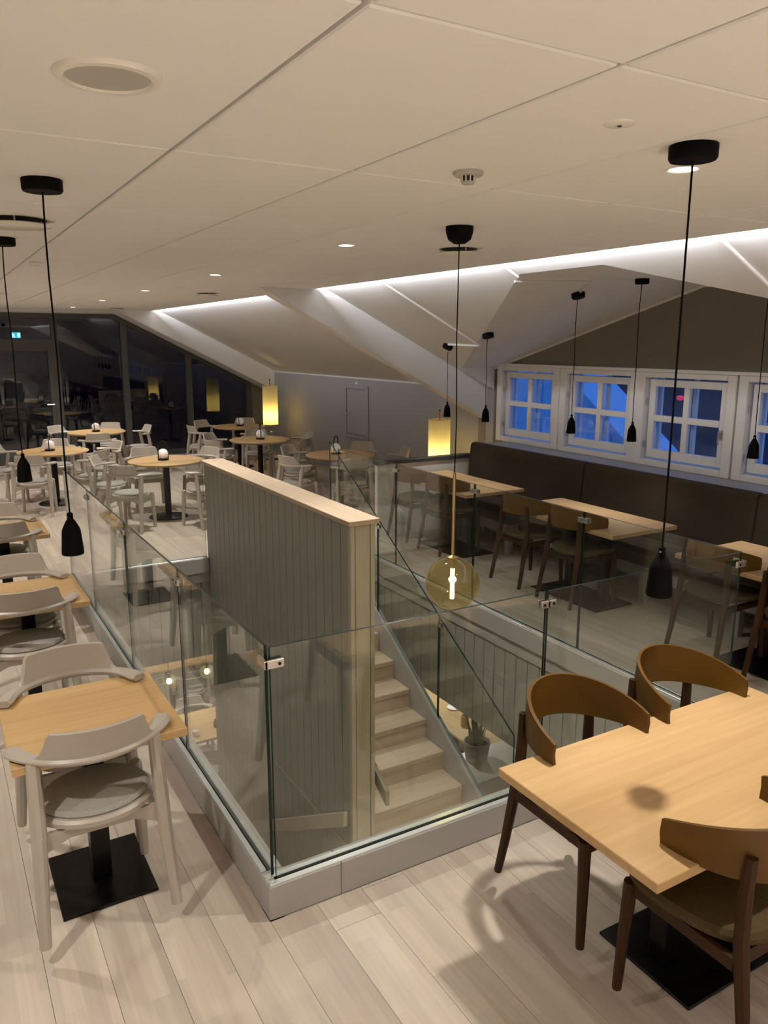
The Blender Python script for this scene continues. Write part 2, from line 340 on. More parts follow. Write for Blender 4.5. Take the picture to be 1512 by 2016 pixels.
# windows
def window(n, yc, label, handle):
    w, y0, y1 = .86, yc-.43, yc+.43
    root = thing('window_%d' % n, label, 'window', (XR, yc, WZ0)); root['kind'] = 'structure'
    h = WZ1-WZ0
    k = MB()          # casing
    k.box(-.035, .17, -.545, -.455, 0, h).box(-.035, .17, .455, .545, 0, h).box(-.035, .17, -.455, .455, h-.055, h).box(-.035, .17, -.455, .455, 0, .06)
    k.build('casing', 'white_paint', root, bev=.006, seg=1)
    k = MB(); a, b = .075, h-.07     # sash
    k.box(.02, .07, -.435, -.365, a, b).box(.02, .07, .365, .435, a, b).box(.02, .07, -.365, .365, b-.07, b).box(.02, .07, -.365, .365, a, a+.085)
    sash = k.build('sash', 'white_paint', root, bev=.005, seg=1)
    zc = (a+.085+b-.07)/2
    MB().box(.015, .065, -.03, .03, a+.085, b-.07).build('mullion', 'white_paint', sash, bev=.004, seg=1)
    MB().box(.018, .063, -.365, .365, zc-.03, zc+.03).build('glazing_bar', 'white_paint', sash, bev=.004, seg=1)
    for sy in (-1, 1):
        for (u, v) in ((a+.085, zc-.03), (zc+.03, b-.07)):
            y_a, y_b = (-.365, -.03) if sy < 0 else (.03, .365)
            MB().box(.05, .056, y_a, y_b, u, v).build('pane', 'window_glass', sash)
    k = MB()          # outer glazing frame
    k.box(.135, .165, -.42, -.385, .05, h-.05).box(.135, .165, .385, .42, .05, h-.05).box(.135, .165, -.02, .02, .05, h-.05)
    k.build('outer_frame', 'house_wall', root)
    for sy in ((-1, 1) if handle == 2 else (-1,)):
        if not handle: break
        k = MB().box(.003, .02, sy*.40-.012, sy*.40+.012, .33, .41).tube([(-.02, sy*.40, .40), (-.02, sy*.40, .29)], .008).tube([(.01, sy*.40, .395), (-.022, sy*.40, .395)], .008)
        k.build('window_handle', 'steel', root)
    for zz in (.2, .62):
        MB().tube([(.0, .442, zz-.03), (.0, .442, zz+.03)], .008).build('hinge', 'steel', root)
window(1, 7.10, 'white four-pane window nearest the rafter, pale blue wall outside', 0)
window(2, 6.00, 'white four-pane window with a snowy roof slope outside', 0)
window(3, 4.91, 'white four-pane window with dark hillside and red glow outside', 1)
window(4, 3.80, 'white four-pane window cut off by the right picture edge', 1)
window(5, 2.72, 'white four-pane window hidden right of the picture', 1)
o = MB().box(XR-.05, XR+.02, 2.2, 7.72, WZ1-.002, WZ1+.028).build('trim_5', 'white_paint', bev=.004, seg=1); struct(o, 'white head trim over the row of windows', 'trim')
o = MB().box(5.585, XR, 2.0, 7.46, .945, .985).box(5.585, 5.60, 2.0, 7.46, 0, .945).box(5.585, XR, 7.43, 7.46, 0, .945).build('trim_6', 'ledge', bev=.003, seg=1); struct(o, 'grey window ledge behind the bench back', 'ledge')

# hatch door in the grey wall
d2 = thing('door_2', 'small grey hatch door set in the low grey wall', 'door', (XR, 11.30, .80)); d2['kind'] = 'structure'
def hatch():
    y0, y1, z0, z1 = -.34, .34, -.12, .62
    k = MB()
    for (a, b, c, d) in ((y0-.06, y0, z0-.06, z1+.06), (y1, y1+.06, z0-.06, z1+.06), (y0, y1, z1, z1+.06), (y0, y1, z0-.06, z0)): k.box(-.02, .0, a, b, c, d)
    k.build('frame', 'grey_wall', d2, bev=.003, seg=1)
    MB().box(-.004, .0, y0+.006, y1-.006, z0+.006, z1-.006).build('door_leaf', 'grey_wall', d2)
    k = MB().box(-.002, .001, y0, y0+.012, z0, z1).box(-.002, .001, y1-.012, y1, z0, z1).box(-.002, .001, y0, y1, z0, z0+.012).box(-.002, .001, y0, y1, z1-.012, z1)
    k.build('gap', 'vent_dark', d2)
    MB().tube([(-.01, .30, .22), (-.05, .30, .22)], .01).tube([(-.05, .31, .22), (-.05, .19, .215)], .009).lathe([(.0, .0), (.02, 0), (.02, .006), (0, .006)], 12, (-.02, .30, .217)).build('lever_handle', 'steel', d2)
    for zz in (.02, .5): MB().tube([(-.018, y0-.004, zz-.04), (-.018, y0-.004, zz+.04)], .008).build('hinge', 'steel', d2)
    MB().box(-.008, 0, -.03, .03, z1+.075, z1+.115).build('sign_plate', 'white_plastic', d2)
hatch()
# left wall and wall behind the camera
o = MB().box(XL-.15, XL, Y0, YG, -.02, 3.2).build('wall_left', 'grey_wall'); struct(o, 'plain grey wall on the left, outside the picture', 'wall')
o = MB().box(XL, XR+.1, Y0-.15, Y0, -.02, 3.4).build('wall_near', 'grey_wall'); struct(o, 'plain grey wall behind the viewpoint', 'wall')

# far glass wall
def gw_top(x): return min(2.655, slope_z(x)-.385)
MX = [-1.47, -.27, .93, 2.13, 3.33, 4.53, 5.75]
gw = thing('wall_back', 'dark framed glass wall at the far end following the roof slope', 'wall', (0, YG, 0)); gw['kind'] = 'structure'
for x in MX + [XL]:
    w = .055
    MB().prism([(x-w, 0), (x+w, 0), (x+w, gw_top(x+w)), (x-w, gw_top(x-w))], 'y', -.06, .06).build('mullion', 'frame_dark', gw)
xk = 6.05-2*(2.655+.385-1.61)
k = MB().prism([(XL, 2.655), (XL, 2.575), (xk-.04, 2.575), (xk, 2.655)], 'y', -.065, .065)
k.prism([(xk, 2.655), (xk-.04, 2.575), (5.80, gw_top(5.8)-.085), (5.80, gw_top(5.8))], 'y', -.065, .065)
k.build('head_frame', 'frame_dark', gw)
MB().box(XL, 5.80, -.065, .065, 0, .09).build('sill_frame', 'frame_dark', gw)
MB().prism([(XL, 2.655), (xk, 2.655), (3.3, CE+.02), (XL, CE+.02)], 'y', -.05, .1).build('header', 'plaster', gw)
for a, b in zip([XL]+MX[:-1], MX):
    a2, b2 = a+.05, b-.05
    if abs(b-2.13) < .01:
        MB().box(a2, b2, -.006, .006, 2.19, 2.58).build('pane', 'wall_glass', gw); continue
    xm = min(max(xk, a2), b2); pl = [(a2, .08), (b2, .08), (b2, gw_top(b2)-.07)]
    if a2 < xm < b2: pl.append((xm, 2.585))
    pl.append((a2, gw_top(a2)-.07)); MB().prism(pl, 'y', -.006, .006).build('pane', 'wall_glass', gw)
# beige wall pier right of the glass wall
o = MB().prism([(5.80, 0), (6.2, 0), (6.2, slope_z(6.2)), (5.80, slope_z(5.80))], 'y', YG-.05, YG+.1).build('wall_pier', 'greige_wall'); struct(o, 'narrow greige wall pier right of the far glass wall', 'wall')
d1 = thing('door_1', 'dark framed glass door in the far glass wall under the exit sign', 'door', (1.53, YG, 0)); d1['kind'] = 'structure'
k = MB().box(-.55, -.46, -.05, .05, .02, 2.20).box(.46, .55, -.05, .05, .02, 2.20).box(-.46, .46, -.05, .05, 2.0, 2.20).box(-.46, .46, -.05, .05, .02, .22)
k.build('door_frame', 'frame_dark', d1, bev=.004, seg=1)
MB().box(-.47, .47, -.006, .006, .2, 2.02).build('pane', 'wall_glass', d1)
MB().tube([(.50, -.05, 1.05), (.50, -.10, 1.05), (.38, -.10, 1.05)], .011).build('lever_handle', 'steel', d1)
es = thing('exit_sign', 'small lit green exit sign above the far glass door', 'sign', (1.50, YG-.075, 2.27))
MB().cbox((0, .02, 0), (.155, .04, .10)).build('sign_box', 'exit_green', es, bev=.004, seg=1)
k = MB().box(.025, .06, -.004, 0, -.035, .035)                              # doorway pictogram
k.build('doorway_symbol', 'exit_white', es)
k = MB().lathe([(.012, -.002), (.012, .002)], 10, (0, 0, 0))
k = MB().tube([(-.045, -.003, .028), (-.045, -.003, .012)], .009, 6).tube([(-.045, -.003, .01), (-.038, -.003, -.012)], .009, 6).tube([(-.038, -.003, -.012), (-.058, -.003, -.038)], .006, 6).tube([(-.038, -.003, -.012), (-.02, -.003, -.036)], .006, 6).tube([(-.07, -.003, .0), (-.045, -.003, .006), (-.02, -.003, -.004)], .005, 6)
k.build('running_figure_symbol', 'exit_white', es)

# ------------------------------------------------------------------ stair well
def boards(parent, axis, fixed, a, b, n, z0, z1, th, sgn, zf=None):
    """vertical tongue-and-groove boards on a face; axis 'y': face at x=fixed, boards along y"""
    w = (b-a)/n
    for i in range(n):
        c0, c1 = a+i*w+.0035, a+(i+1)*w-.0035
        lo, hi = sorted((fixed, fixed+sgn*th)); k = MB()
        if axis == 'y': k.box(lo, hi, c0, c1, z0, z1)
        else: k.box(c0, c1, lo, hi, z0, z1)
        k.build('board', 'panel_grey', parent, bev=.0025, seg=1)
WX0, WX1, WY0, WY1, WZ = 2.195, 2.365, 4.195, 7.16, 1.045
ws = MB().box(WX0+.02, WX1-.02, WY0+.02, WY1-.01, LOW, WZ).build('wall_stair', 'groove'); struct(ws, 'free-standing grey board-clad wall dividing the stairs', 'wall')
boards(ws, 'y', WX0+.02, WY0+.02, WY1-.01, 23, LOW, WZ-.001, .015, -1)
boards(ws, 'y', WX1-.02, WY0+.02, WY1-.01, 23, LOW, WZ-.001, .015, 1)
boards(ws, 'x', WY1-.01, WX0+.01, WX1-.01, 2, .0, WZ-.001, .015, 1)
MB().box(WX0+.035, WX1-.03, WY0, WY0+.02, LOW, WZ-.001).build('end_board', 'panel_trim', ws, bev=.003, seg=1)
MB().box(WX0-.002, WX0+.03, WY0-.006, WY0+.035, LOW, WZ-.001).build('corner_trim', 'panel_trim', ws, bev=.004, seg=1)
MB().box(WX1-.028, WX1+.002, WY0-.006, WY0+.035, LOW, WZ-.001).build('corner_trim', 'panel_trim', ws, bev=.004, seg=1)
MB().box(WX0-.025, WX1+.025, WY0-.03, WY1+.02, WZ, WZ+.032).build('wall_cap', 'ash_cap', ws, bev=.003, seg=1)
MB().box(WX0-.002, WX0+.004, WY0+.03, 5.6, -1.240, -1.230).build('joint_strip', 'panel_trim', ws)
# handrails on both faces of the wall
for (nm, xs, sg, ya, za, yb, zb, lab) in (
    ('handrail', WX0, -1, 4.18, -.95, 6.55, -2.41, 'cream board handrail on the left face of the stair wall'),
    ('handrail', WX1, 1, 4.12, -.86, 6.75, .78, 'cream board handrail on the stair side of the wall')):
    h = thing(nm, lab, 'handrail', (0, 0, 0), 0, 'stair handrails')
    a, b = sorted((xs+sg*.045, xs+sg*.075)); MB().prism([(ya, za-.055), (yb, zb-.055), (yb, zb+.055), (ya, za+.055)], 'x', a, b).build('rail_board', 'panel_trim', h, bev=.004, seg=1)
    for t in (.12, .5, .88):
        y, z = ya+(yb-ya)*t, za+(zb-za)*t; a, b = sorted((xs, xs+sg*.05)); MB().tube([(a, y, z), (b, y, z)], .012).build('bracket', 'steel', h)
        MB().tube([(xs+sg*.074, y, z), (xs+sg*.079, y, z)], .009, 8).build('screw', 'steel', h)
# bulkhead faces (right side and far side)
br = MB().box(3.60, 3.64, HY0+.1, HY1, -.85, .0).build('wall_well_right', 'groove'); struct(br, 'grey board-clad bulkhead under the right glass railing', 'wall')
boards(br, 'y', 3.60, HY0+.1, HY1, 36, -.85, -.10, .014, -1)
MB().box(3.575, 3.60, HY0+.1, HY1, -.10, .02).build('trim_board', 'kerb_grey', br, bev=.003, seg=1)
bf = MB().box(HX0, WX0+.02, HY1-.04, HY1, -.85, .0).build('wall_well_far', 'groove'); struct(bf, 'grey board-clad bulkhead at the far end of the stair well', 'wall')
boards(bf, 'x', HY1-.04, HX0+.08, WX0+.02, 12, -.85, -.10, .014, -1)
MB().box(HX0+.08, WX0+.02, HY1-.065, HY1-.04, -.10, .02).build('trim_board', 'kerb_grey', bf, bev=.003, seg=1)
o = MB().box(HX0+.0, HX0+.06, HY0, HY1, -.85, .0).box(HX0, HX1, HY0, HY0+.08, -.85, 0).build('wall_well_near', 'panel_grey'); struct(o, 'plain bulkhead on near and left sides of the stair well', 'wall')

# glass balustrades
def pane_mesh(L, H, T=.012):
    k = MB(); h = T/2
    k.add([(-h, 0, 0), (-h, L, 0), (-h, L, H), (-h, 0, H)], [(0, 1, 2, 3)], 0).add([(h, 0, 0), (h, L, 0), (h, L, H), (h, 0, H)], [(0, 3, 2, 1)], 0)
    k.add([(-h, 0, H), (h, 0, H), (h, L, H), (-h, L, H)], [(0, 1, 2, 3)], 1).add([(-h, 0, 0), (h, 0, 0), (h, 0, H), (-h, 0, H)], [(0, 1, 2, 3)], 1)
    k.add([(-h, L, 0), (-h, L, H), (h, L, H), (h, L, 0)], [(0, 1, 2, 3)], 1).add([(-h, 0, 0), (-h, L, 0), (h, L, 0), (h, 0, 0)], [(0, 1, 2, 3)], 1)
    return k.mesh('glass_panel', ['rail_glass', 'glass_edge'], orient=False)
GT, KT = 1.085, .150
def clamp(root, y, z, s=1):
    k = MB().box(-.020, -.007, y-.042, y+.042, z-.016, z+.016).box(.007, .020, y-.042, y+.042, z-.016, z+.016).box(-.02, .02, y-.006, y+.006, z-.016, z+.016)
    c = k.build('glass_clamp', 'steel', root, bev=.002, seg=1)
    for dy in (-.026, .026): MB().tube([(-.0225, y+dy, z), (-.019, y+dy, z)], .006, 8).build('clamp_screw', 'black_metal', c)
def balustrade(name, label, loc, rz, L, joints, splits=(), e0=.038, e1=.038, g0=0):
    """runs along local +y; local -x is the outer (room) side"""
    b = thing(name, label, 'railing', loc, rz, 'glass railings round the stair well')
    ys = [g0]+list(joints)+[L]
    for a, c in zip(ys[:-1], ys[1:]):
        obj('glass_panel', pane_mesh(c-a-.012, GT-KT+.03), b, (0, a+.006, KT-.03))
    for j in joints: clamp(b, j, GT-.055)
    e = list(splits); sg = [-e0]+e+[L+e1]
    for a, c in zip(sg[:-1], sg[1:]):
        MB().box(-.038, .055, a+.0006, c-.0006, 0, KT-.006).build('kerb_board', 'kerb_grey', b, bev=.004, seg=1)
    MB().box(-.034, -.0075, .004-e0, L+e1-.004, KT-.008, KT).box(.0075, .034, .004-e0, L+e1-.004, KT-.008, KT).build('channel', 'aluminium', b, bev=.003, seg=1)
    MB().box(-.0075, .0075, max(0, .004-e0), L+min(0, e1), KT-.012, KT-.001).build('gasket', 'black_rubber', b)
    return b
GXL, GXR, GYN, GYF = .968, 3.612, 2.495, 7.15
balustrade('glass_railing', 'long clear glass railing along the left side of the stair well', (GXL, GYN, 0), 0, GYF-GYN, (1.14, 2.31, 3.54), splits=(1.55, 3.2), e0=-.0565, g0=.016)
bfr = balustrade('glass_railing', 'clear glass railing across the near end of the stair well', (GXR, GYN, 0), R(90), GXR-GXL, (GXR-2.277,), splits=(GXR-1.235,))
balustrade('glass_railing', 'clear glass railing between the stairs and the brown bench', (GXR, GYF, 0), R(180), GYF-GYN, (1.15, 2.33, 3.51), splits=(2.0,), e1=-.0565)
balustrade('glass_railing', 'short glass railing at the far left end of the stair well', (GXL, GYF, 0), R(-90), 2.19-GXL, (), e0=-.0565, e1=0)
# corner clamps
for (x, y, sx, lab) in ((GXL, GYN, 1, 'steel corner clamp joining the left and near glass railings'), (GXR, GYN, -1, 'steel corner clamp joining near and right glass railings')):
    c = thing('corner_clamp', lab, 'clamp', (x, y, GT-.06), 0, 'corner clamps')
    MB().box(min(sx*-.02, sx*.055), max(sx*-.02, sx*.055), -.021, -.008, -.016, .016).box(min(-.021*sx, -.008*sx), max(-.021*sx, -.008*sx), -.021, .055, -.016, .016).build('clamp_plate', 'steel', c, bev=.002, seg=1)
    MB().box(min(sx*.008, sx*.055), max(sx*.008, sx*.055), .008, .02, -.016, .016).build('clamp_back_plate', 'black_metal', c, bev=.002, seg=1)
    MB().tube([(sx*.036, -.022, 0), (sx*.036, -.025, 0)], .006).build('screw', 'black_metal', c)

# stairs: upper flight, landing, lower flight
st = thing('staircase', 'pale wooden stairs turning round the board-clad wall', 'stairs', (0, 0, 0))
RI, GO, SX0, SX1 = .17, .273, WX1-.01, 3.455
for k_ in range(1, 10):
    y1 = SY-GO*k_+GO; z = -RI*k_
    MB().box(SX0, SX1, y1-GO-.03, y1, z-.045, z).build('tread', 'stair_wood', st, bev=.004, seg=1)
    MB().box(SX0, SX1, y1-.02, y1, z-.001, z+RI-.045).build('riser', 'stair_wood', st)
YL = SY-GO*9; zL = -RI*10
MB().box(SX0, SX1, YL-.02, YL, zL, zL+RI-.045).build('riser', 'stair_wood', st)
MB().box(1.06, 3.50, 2.55, YL, zL-.05, zL).build('landing', 'stair_wood', st)
MB().box(1.06, 3.50, 2.55, YL-.1, LOW, zL-.05).build('landing_base', 'panel_grey', st)
for k_ in range(1, 9):
    y0 = YL+GO*(k_-1); z = zL-RI*k_
    MB().box(1.12, WX0-.005, y0, y0+GO+.03, z-.045, z).build('tread', 'stair_wood', st, bev=.004, seg=1)
    MB().box(1.12, WX0-.005, y0, y0+.02, z, z+RI-.045).build('riser', 'stair_wood', st)
def str_top(y): return -.228+.6227*(y-6.243)
MB().prism([(7.0, str_top(7.0)), (YL-.1, str_top(YL-.1)), (YL-.1, str_top(YL-.1)-.36), (7.0, str_top(7.0)-.42)], 'x', SX1, SX1+.045).build('stringer', 'kerb_grey', st, bev=.003, seg=1)
k = MB()
for (xa, xb) in ((SX1+.001, SX1+.014), (SX1+.031, SX1+.044)):
    k.prism([(7.0, str_top(7.0)+.022), (YL-.1, str_top(YL-.1)+.022), (YL-.1, str_top(YL-.1)-.01), (7.0, str_top(7.0)-.01)], 'x', xa, xb)
k.build('channel', 'aluminium', st)
MB().prism([(7.0, str_top(7.0)-.45), (YL, str_top(YL)-.42), (YL, str_top(YL)-.52), (7.0, str_top(7.0)-.52)], 'x', SX0, SX1).build('soffit', 'panel_grey', st)
sb = thing('stair_glass_railing', 'stepped glass panels rising along the open side of the stairs', 'railing', (0, 0, 0))
def gt(y): return -.044+.615*(y-5.09)
for (ya, yb, dz) in ((4.085, 5.07, 0), (5.085, 6.09, .0), (6.105, 7.08, 0)):
    x0, x1 = SX1+.017, SX1+.029; lo = str_top
    pl = [(ya, (str_top(ya)-.01) if ya > 4.2 else -1.66), (yb, str_top(yb)-.01), (yb, gt(yb)), (ya, gt(ya))]
    if ya < 4.2: pl = [(ya, -1.66), (4.16, -1.66), (4.30, str_top(4.30)-.01), (yb, str_top(yb)-.01), (yb, gt(yb)), (ya+.0, gt(ya))]
    k = MB().prism(pl, 'x', x0, x1); k.m[:] = [0, 0]+[1]*(len(k.m)-2)
    k.build('glass_panel', ['rail_glass', 'glass_edge'], sb)
for y in (5.077, 6.097):
    MB().box(SX1+.008, SX1+.015, y-.04, y+.04, gt(y)-.085, gt(y)-.055).box(SX1+.031, SX1+.038, y-.04, y+.04, gt(y)-.085, gt(y)-.055).box(SX1+.008, SX1+.038, y-.005, y+.005, gt(y)-.085, gt(y)-.055).build('glass_clamp', 'steel', sb)

# half-height partition at the bench end
pt = thing('partition', 'low white partition with dark cap at the far end of the bench', 'partition', (0, 0, 0))
MB().box(4.27, 5.57, 7.50, 7.56, 0, .825).build('panel', 'white_paint', pt)
MB().box(4.25, 5.56, 7.475, 7.585, .825, .865).build('dark_cap', 'dark_cap', pt, bev=.003, seg=1)

# ------------------------------------------------------------------ lower floor
o = MB().box(-3, 8, 1.5, 16, LOW-.1, LOW).build('floor_lower', 'lower_floor'); struct(o, 'pale floor of the lower storey seen through the stair well', 'floor')
k = MB().box(-3.1, -3, 1.5, 16, LOW, -.85).box(8, 8.1, 1.5, 16, LOW, -.85).box(-3, 8, 1.4, 1.5, LOW, -.85).box(-3, 8, 16, 16.1, LOW, -.85)
o = k.build('wall_lower', 'lower_wall'); struct(o, 'pale walls of the lower storey', 'wall')
o = MB().box(XR+.1, 8.1, 1.4, 16.1, -.86, -.80).box(-3.1, XL, 1.4, 16.1, -.86, -.80).box(XL-.2, 8.1, YG+.25, 16.1, -.86, -.80).build('ceiling_lower', 'plaster'); struct(o, 'ceiling edge strips of the lower storey', 'ceiling')

# ================================================================== FURNITURE PROTOTYPES
def arc(n, a0, a1, rx, ry, cy, z, zf=None):
    out = []
    for i in range(n):
        t = R(a0+(a1-a0)*i/(n-1)); out.append((rx*math.cos(t), cy+ry*math.sin(t), z+(zf(i/(n-1)) if zf else 0)))
    return out
def make_armchair():
    """sitter looks to +y; arm height .665 standing"""
    t = thing('armchair', 'grey armchair', 'chair')
    n = 31; pts = arc(n, 198, 342, .280, .280, .035, .664)
    N = len(pts); w = []; h = []
    for i in range(N):
        u = abs(i/(N-1)-.5)*2
        w.append(.044 + .030*max(0, (u-.62)/.38) ** .8); h.append(.038 - .010*u)
    w[0] = w[-1] = .055
    MB().sweep(pts, w, h, k=.4).build('arm_rail', 'chair_grey', t)
    k = MB(); n = 37; rings = []
    for i in range(n):
        s = i/(n-1); a = R(226+88*s); e = min(1, min(s, 1-s)/.15); top = .682+.104*(e**1.7 if e < 1 else 1)
        lean = (top-.68)*.25
        c, sn = math.cos(a), math.sin(a); q = []
        for (dr, z) in ((-.012, .676), (.013, .676), (.013+lean-.002, top-.004), (.004+lean, top), (-.008+lean, top-.004)):
            q.append(((.280+dr)*c, .035+(.280+dr)*sn, z))
        rings.append(q)
    k.loft(rings); k.build('backrest', 'chair_grey', t)
    for nm_, mt_, pr_ in (('seat_frame', 'chair_grey', [(.02, .392), (.215, .392), (.232, .402), (.234, .420), (.222, .430), (.02, .430)]),
                          ('seat_cushion', 'seat_grey', [(.02, .428), (.205, .428), (.212, .438), (.200, .452), (.12, .458), (.01, .459)])):
        k = MB().lathe(pr_, 32); k.v = [(x*.93, y*.81-.062, z) for x, y, z in k.v]; k.build(nm_, mt_, t)
    for s in (-1, 1):
        MB().tube([(s*.232, -.262, 0), (s*.226, -.235, .12), (s*.218, -.208, .28), (s*.213, -.195, .42), (s*.210, -.172, .55), (s*.208, -.152, .66)],
                  [.020, .0225, .0255, .027, .026, .023], 10).build('rear_leg', 'chair_grey', t)
        MB().tube([(s*.198, .105, 0), (s*.194, .100, .15), (s*.188, .092, .33), (s*.184, .088, .425), (s*.184, .088, .437)],
                  [.018, .021, .0245, .0245, .014], 10).build('front_leg', 'chair_grey', t)
        MB().prism([(s*.208, -.185), (s*.196, -.185), (s*.176, .09), (s*.188, .09)], 'z', .335, .392).build('side_apron', 'chair_grey', t)
    for y in (-.188, .085):
        w_ = .205 if y < 0 else .18
        MB().prism([(-w_, .392), (-w_, .315), (-w_*.55, .355), (w_*.55, .355), (w_, .315), (w_, .392)], 'y', y-.008, y+.008).build('apron', 'chair_grey', t)
    return t
def make_cover_chair():
    """sitter looks to +y; shell tips underside about .64 standing"""
    t = thing('side_chair', 'brown chair', 'chair')
    n = 33; rings = []
    for i in range(n):
        s = i/(n-1); a = R(176+188*s); u = abs(s-.5)*2
        half = .084*(1-.54*u**2.4); zc = .718 - .045*u**1.6
        rx, ry = .230, .285; c, sn = math.cos(a), math.sin(a); q = []
        for (dr, z) in ((-.006, zc-half), (.006, zc-half), (.011, zc), (.006, zc+half), (-.006, zc+half), (-.001, zc)):
            q.append(((rx+dr)*c, .02+(ry+dr)*sn, z))
        rings.append(q)
    MB().loft(rings).build('backrest', 'shell_brown', t)
    # seat: rounded trapezoid with dished cushion
    def outline(sc, z, dz=0):
        pts = []
        for i in range(28):
            a = 2*math.pi*i/28; c, s_ = math.cos(a), math.sin(a)
            e = .62; x = abs(c)**e*(1 if c > 0 else -1); y = abs(s_)**e*(1 if s_ > 0 else -1)
            wx = .235 if y > 0 else .235+.035*y; pts.append((x*wx*sc, (.005+y*.225*sc), z + dz*(x*x)))
        return pts
    MB().loft([outline(.88, .402, .016), outline(.99, .410, .018), outline(1.0, .428, .02), outline(.95, .440, .02), outline(.5, .438, .01), outline(.05, .436)]).build('seat', 'seat_brown', t)
    for s in (-1, 1):
        MB().tube([(s*.196, -.285, 0), (s*.190, -.255, .15), (s*.180, -.215, .40), (s*.176, -.205, .46), (s*.170, -.200, .60), (s*.166, -.203, .71)],
                  [.0155, .018, .022, .022, .020, .017], 8).build('rear_leg', 'chair_brown', t)
        MB().tube([(s*.205, .185, 0), (s*.200, .178, .20), (s*.193, .168, .405)], [.0155, .019, .023], 8).build('front_leg', 'chair_brown', t)
        MB().prism([(s*.196, -.20), (s*.176, -.20), (s*.178, .17), (s*.198, .17)], 'z', .362, .402).build('side_rail', 'chair_brown', t)
    for y in (-.19, .165): MB().box(-.185, .185, y-.01, y+.01, .355, .402).build('cross_rail', 'chair_brown', t)
    return t
TH = .72
def rect_table(label, cx, cy, sx, sy, posts, plate, group, wd='oak'):
    t = thing('dining_table', label, 'table', (cx, cy, 0), 0, group)
    MB().box(-sx/2, sx/2, -sy/2, sy/2, TH-.032, TH).build('tabletop', wd, t, bev=.0025, seg=1)
    MB().box(-plate[0]/2, plate[0]/2, -plate[1]/2, plate[1]/2, 0, .012).build('base_plate', 'black_metal', t, bev=.002, seg=1)
    for (px, py) in posts:
        MB().box(px-.037, px+.037, py-.037, py+.037, .012, TH-.044).build('post', 'black_metal', t, bev=.004, seg=1)
    MB().box(-plate[0]*.38, plate[0]*.38, -plate[1]*.38, plate[1]*.38, TH-.044, TH-.032).build('mounting_plate', 'black_metal', t)
    return t
def make_round():
    t = thing('round_table', 'round table', 'table')
    MB().lathe([(.02, TH-.03), (.425, TH-.03), (.452, TH-.012), (.455, TH-.004), (.450, TH), (.02, TH)], 48).build('tabletop', 'oak', t)
    MB().lathe([(.04, .02), (.04, TH-.04)], 20).build('post', 'black_metal', t)
    MB().lathe([(.02, 0), (.235, 0), (.24, .006), (.235, .012), (.06, .02), (.045, .028), (.02, .028)], 40).build('base_disc', 'black_metal', t)
    MB().lathe([(.12, TH-.04), (.12, TH-.03)], 20).build('mounting_plate', 'black_metal', t)
    return t
def make_lantern():
    t = thing('table_lamp', 'lamp', 'lamp')
    MB().lathe([(.01, 0), (.062, 0), (.066, .004), (.066, .020), (.055, .022), (.01, .022)], 24).build('tray', 'black_metal', t)
    MB().lathe([(.012, .020)]+[(.062*math.sin(a), .080-.062*math.cos(a)) for a in [R(25+150*i/10) for i in range(11)]]+[(.004, .142)], 24).build('globe', 'opal', t)
    MB().tube([(.068, 0, .0), (.068, 0, .15)]+[(.068*math.cos(a), 0, .17+.068*math.sin(a)) for a in [R(180*i/10) for i in range(11)]]+[(-.068, 0, .15), (-.068, 0, .0)], .0065, 8).build('handle', 'black_metal', t)
    return t
def pendant(label, x, y, zc, zb, group, r=.042, can=.069, rx=0, lit=0):
    t = thing('pendant_lamp', label, 'lamp', (x, y, zb), 0, group)
    H = zc-zb
    k = MB().lathe([(.01, -.042), (can*.93, -.042), (can, -.034), (can, -.002), (can*.98, 0), (.01, 0)], 24)
    c = k.build('canopy', 'black_rubber', t); c.location = (0, 0, H)
    if rx: c.rotation_euler = rx
    sag = random.uniform(-.006, .006); n = 8; top = H-.04; bot = .160
    MB().tube([(sag*math.sin(3*math.pi*i/n), sag*math.sin(2*math.pi*i/n+1)-sag*math.sin(1), bot+(top-bot)*i/n) for i in range(n+1)], .0032, 6).build('cord', 'black_rubber', t)
    s = r/.052; q = .88
    MB().lathe([(.003, .112*q), (.030*s, .108*q), (.044*s, .008), (.048*s, .0), (.0515*s, .004*q), (.0505*s, .02*q), (.043*s, .105*q), (.0385*s, .118*q), (.021*s, .150*q), (.0135*s, .158*q), (.0135*s, .182*q), (.009*s, .186*q), (.004, .188*q)], 24).build('shade', 'black_rubber', t)
    if lit:
        light('pendant_beam', 'SPOT', (x, y, zb+.004), lit, WARM, spot_size=R(112), spot_blend=1.0, shadow_soft_size=.02)
        MB().lathe([(.002, .012), (.018, .014), (.024, .03), (.016, .055), (.004, .07)], 12).build('bulb', 'bulb', t)
    MB().tube([(-.0165*s, -.004, .148), (-.0125*s, -.003, .148)], .0035).build('screw', 'steel', t)
    return t

# ------------------------------------------------------------------ tables and chairs on the left
arm = make_armchair(); arm_used = [False]
G_L = 'rectangular tables along the left railing'; G_CL = 'grey armchairs hung on the left tables'
LT = [('small square oak table nearest the viewpoint beside the glass railing', .43, 3.055, 'nearest small left table'),
      ('middle of the three small oak tables along the left railing', .39, 4.815, 'middle small left table'),
      ('farthest of the three small oak tables along the left railing', .42, 6.63, 'farthest small left table')]
LIFT = TH - .6455
for (lab, cx, cy, ph) in LT:
    rect_table(lab, cx, cy, .61, .61, ((0, 0),), (.36, .42), G_L)
    place(arm, arm_used, (cx-.03, cy-.150, LIFT), 0, 'grey wooden armchair hung on the near side of the %s' % ph, G_CL)
    place(arm, arm_used, (cx-.02, cy+.160, LIFT), R(180), 'grey wooden armchair hung on the far side of the %s' % ph, G_CL)

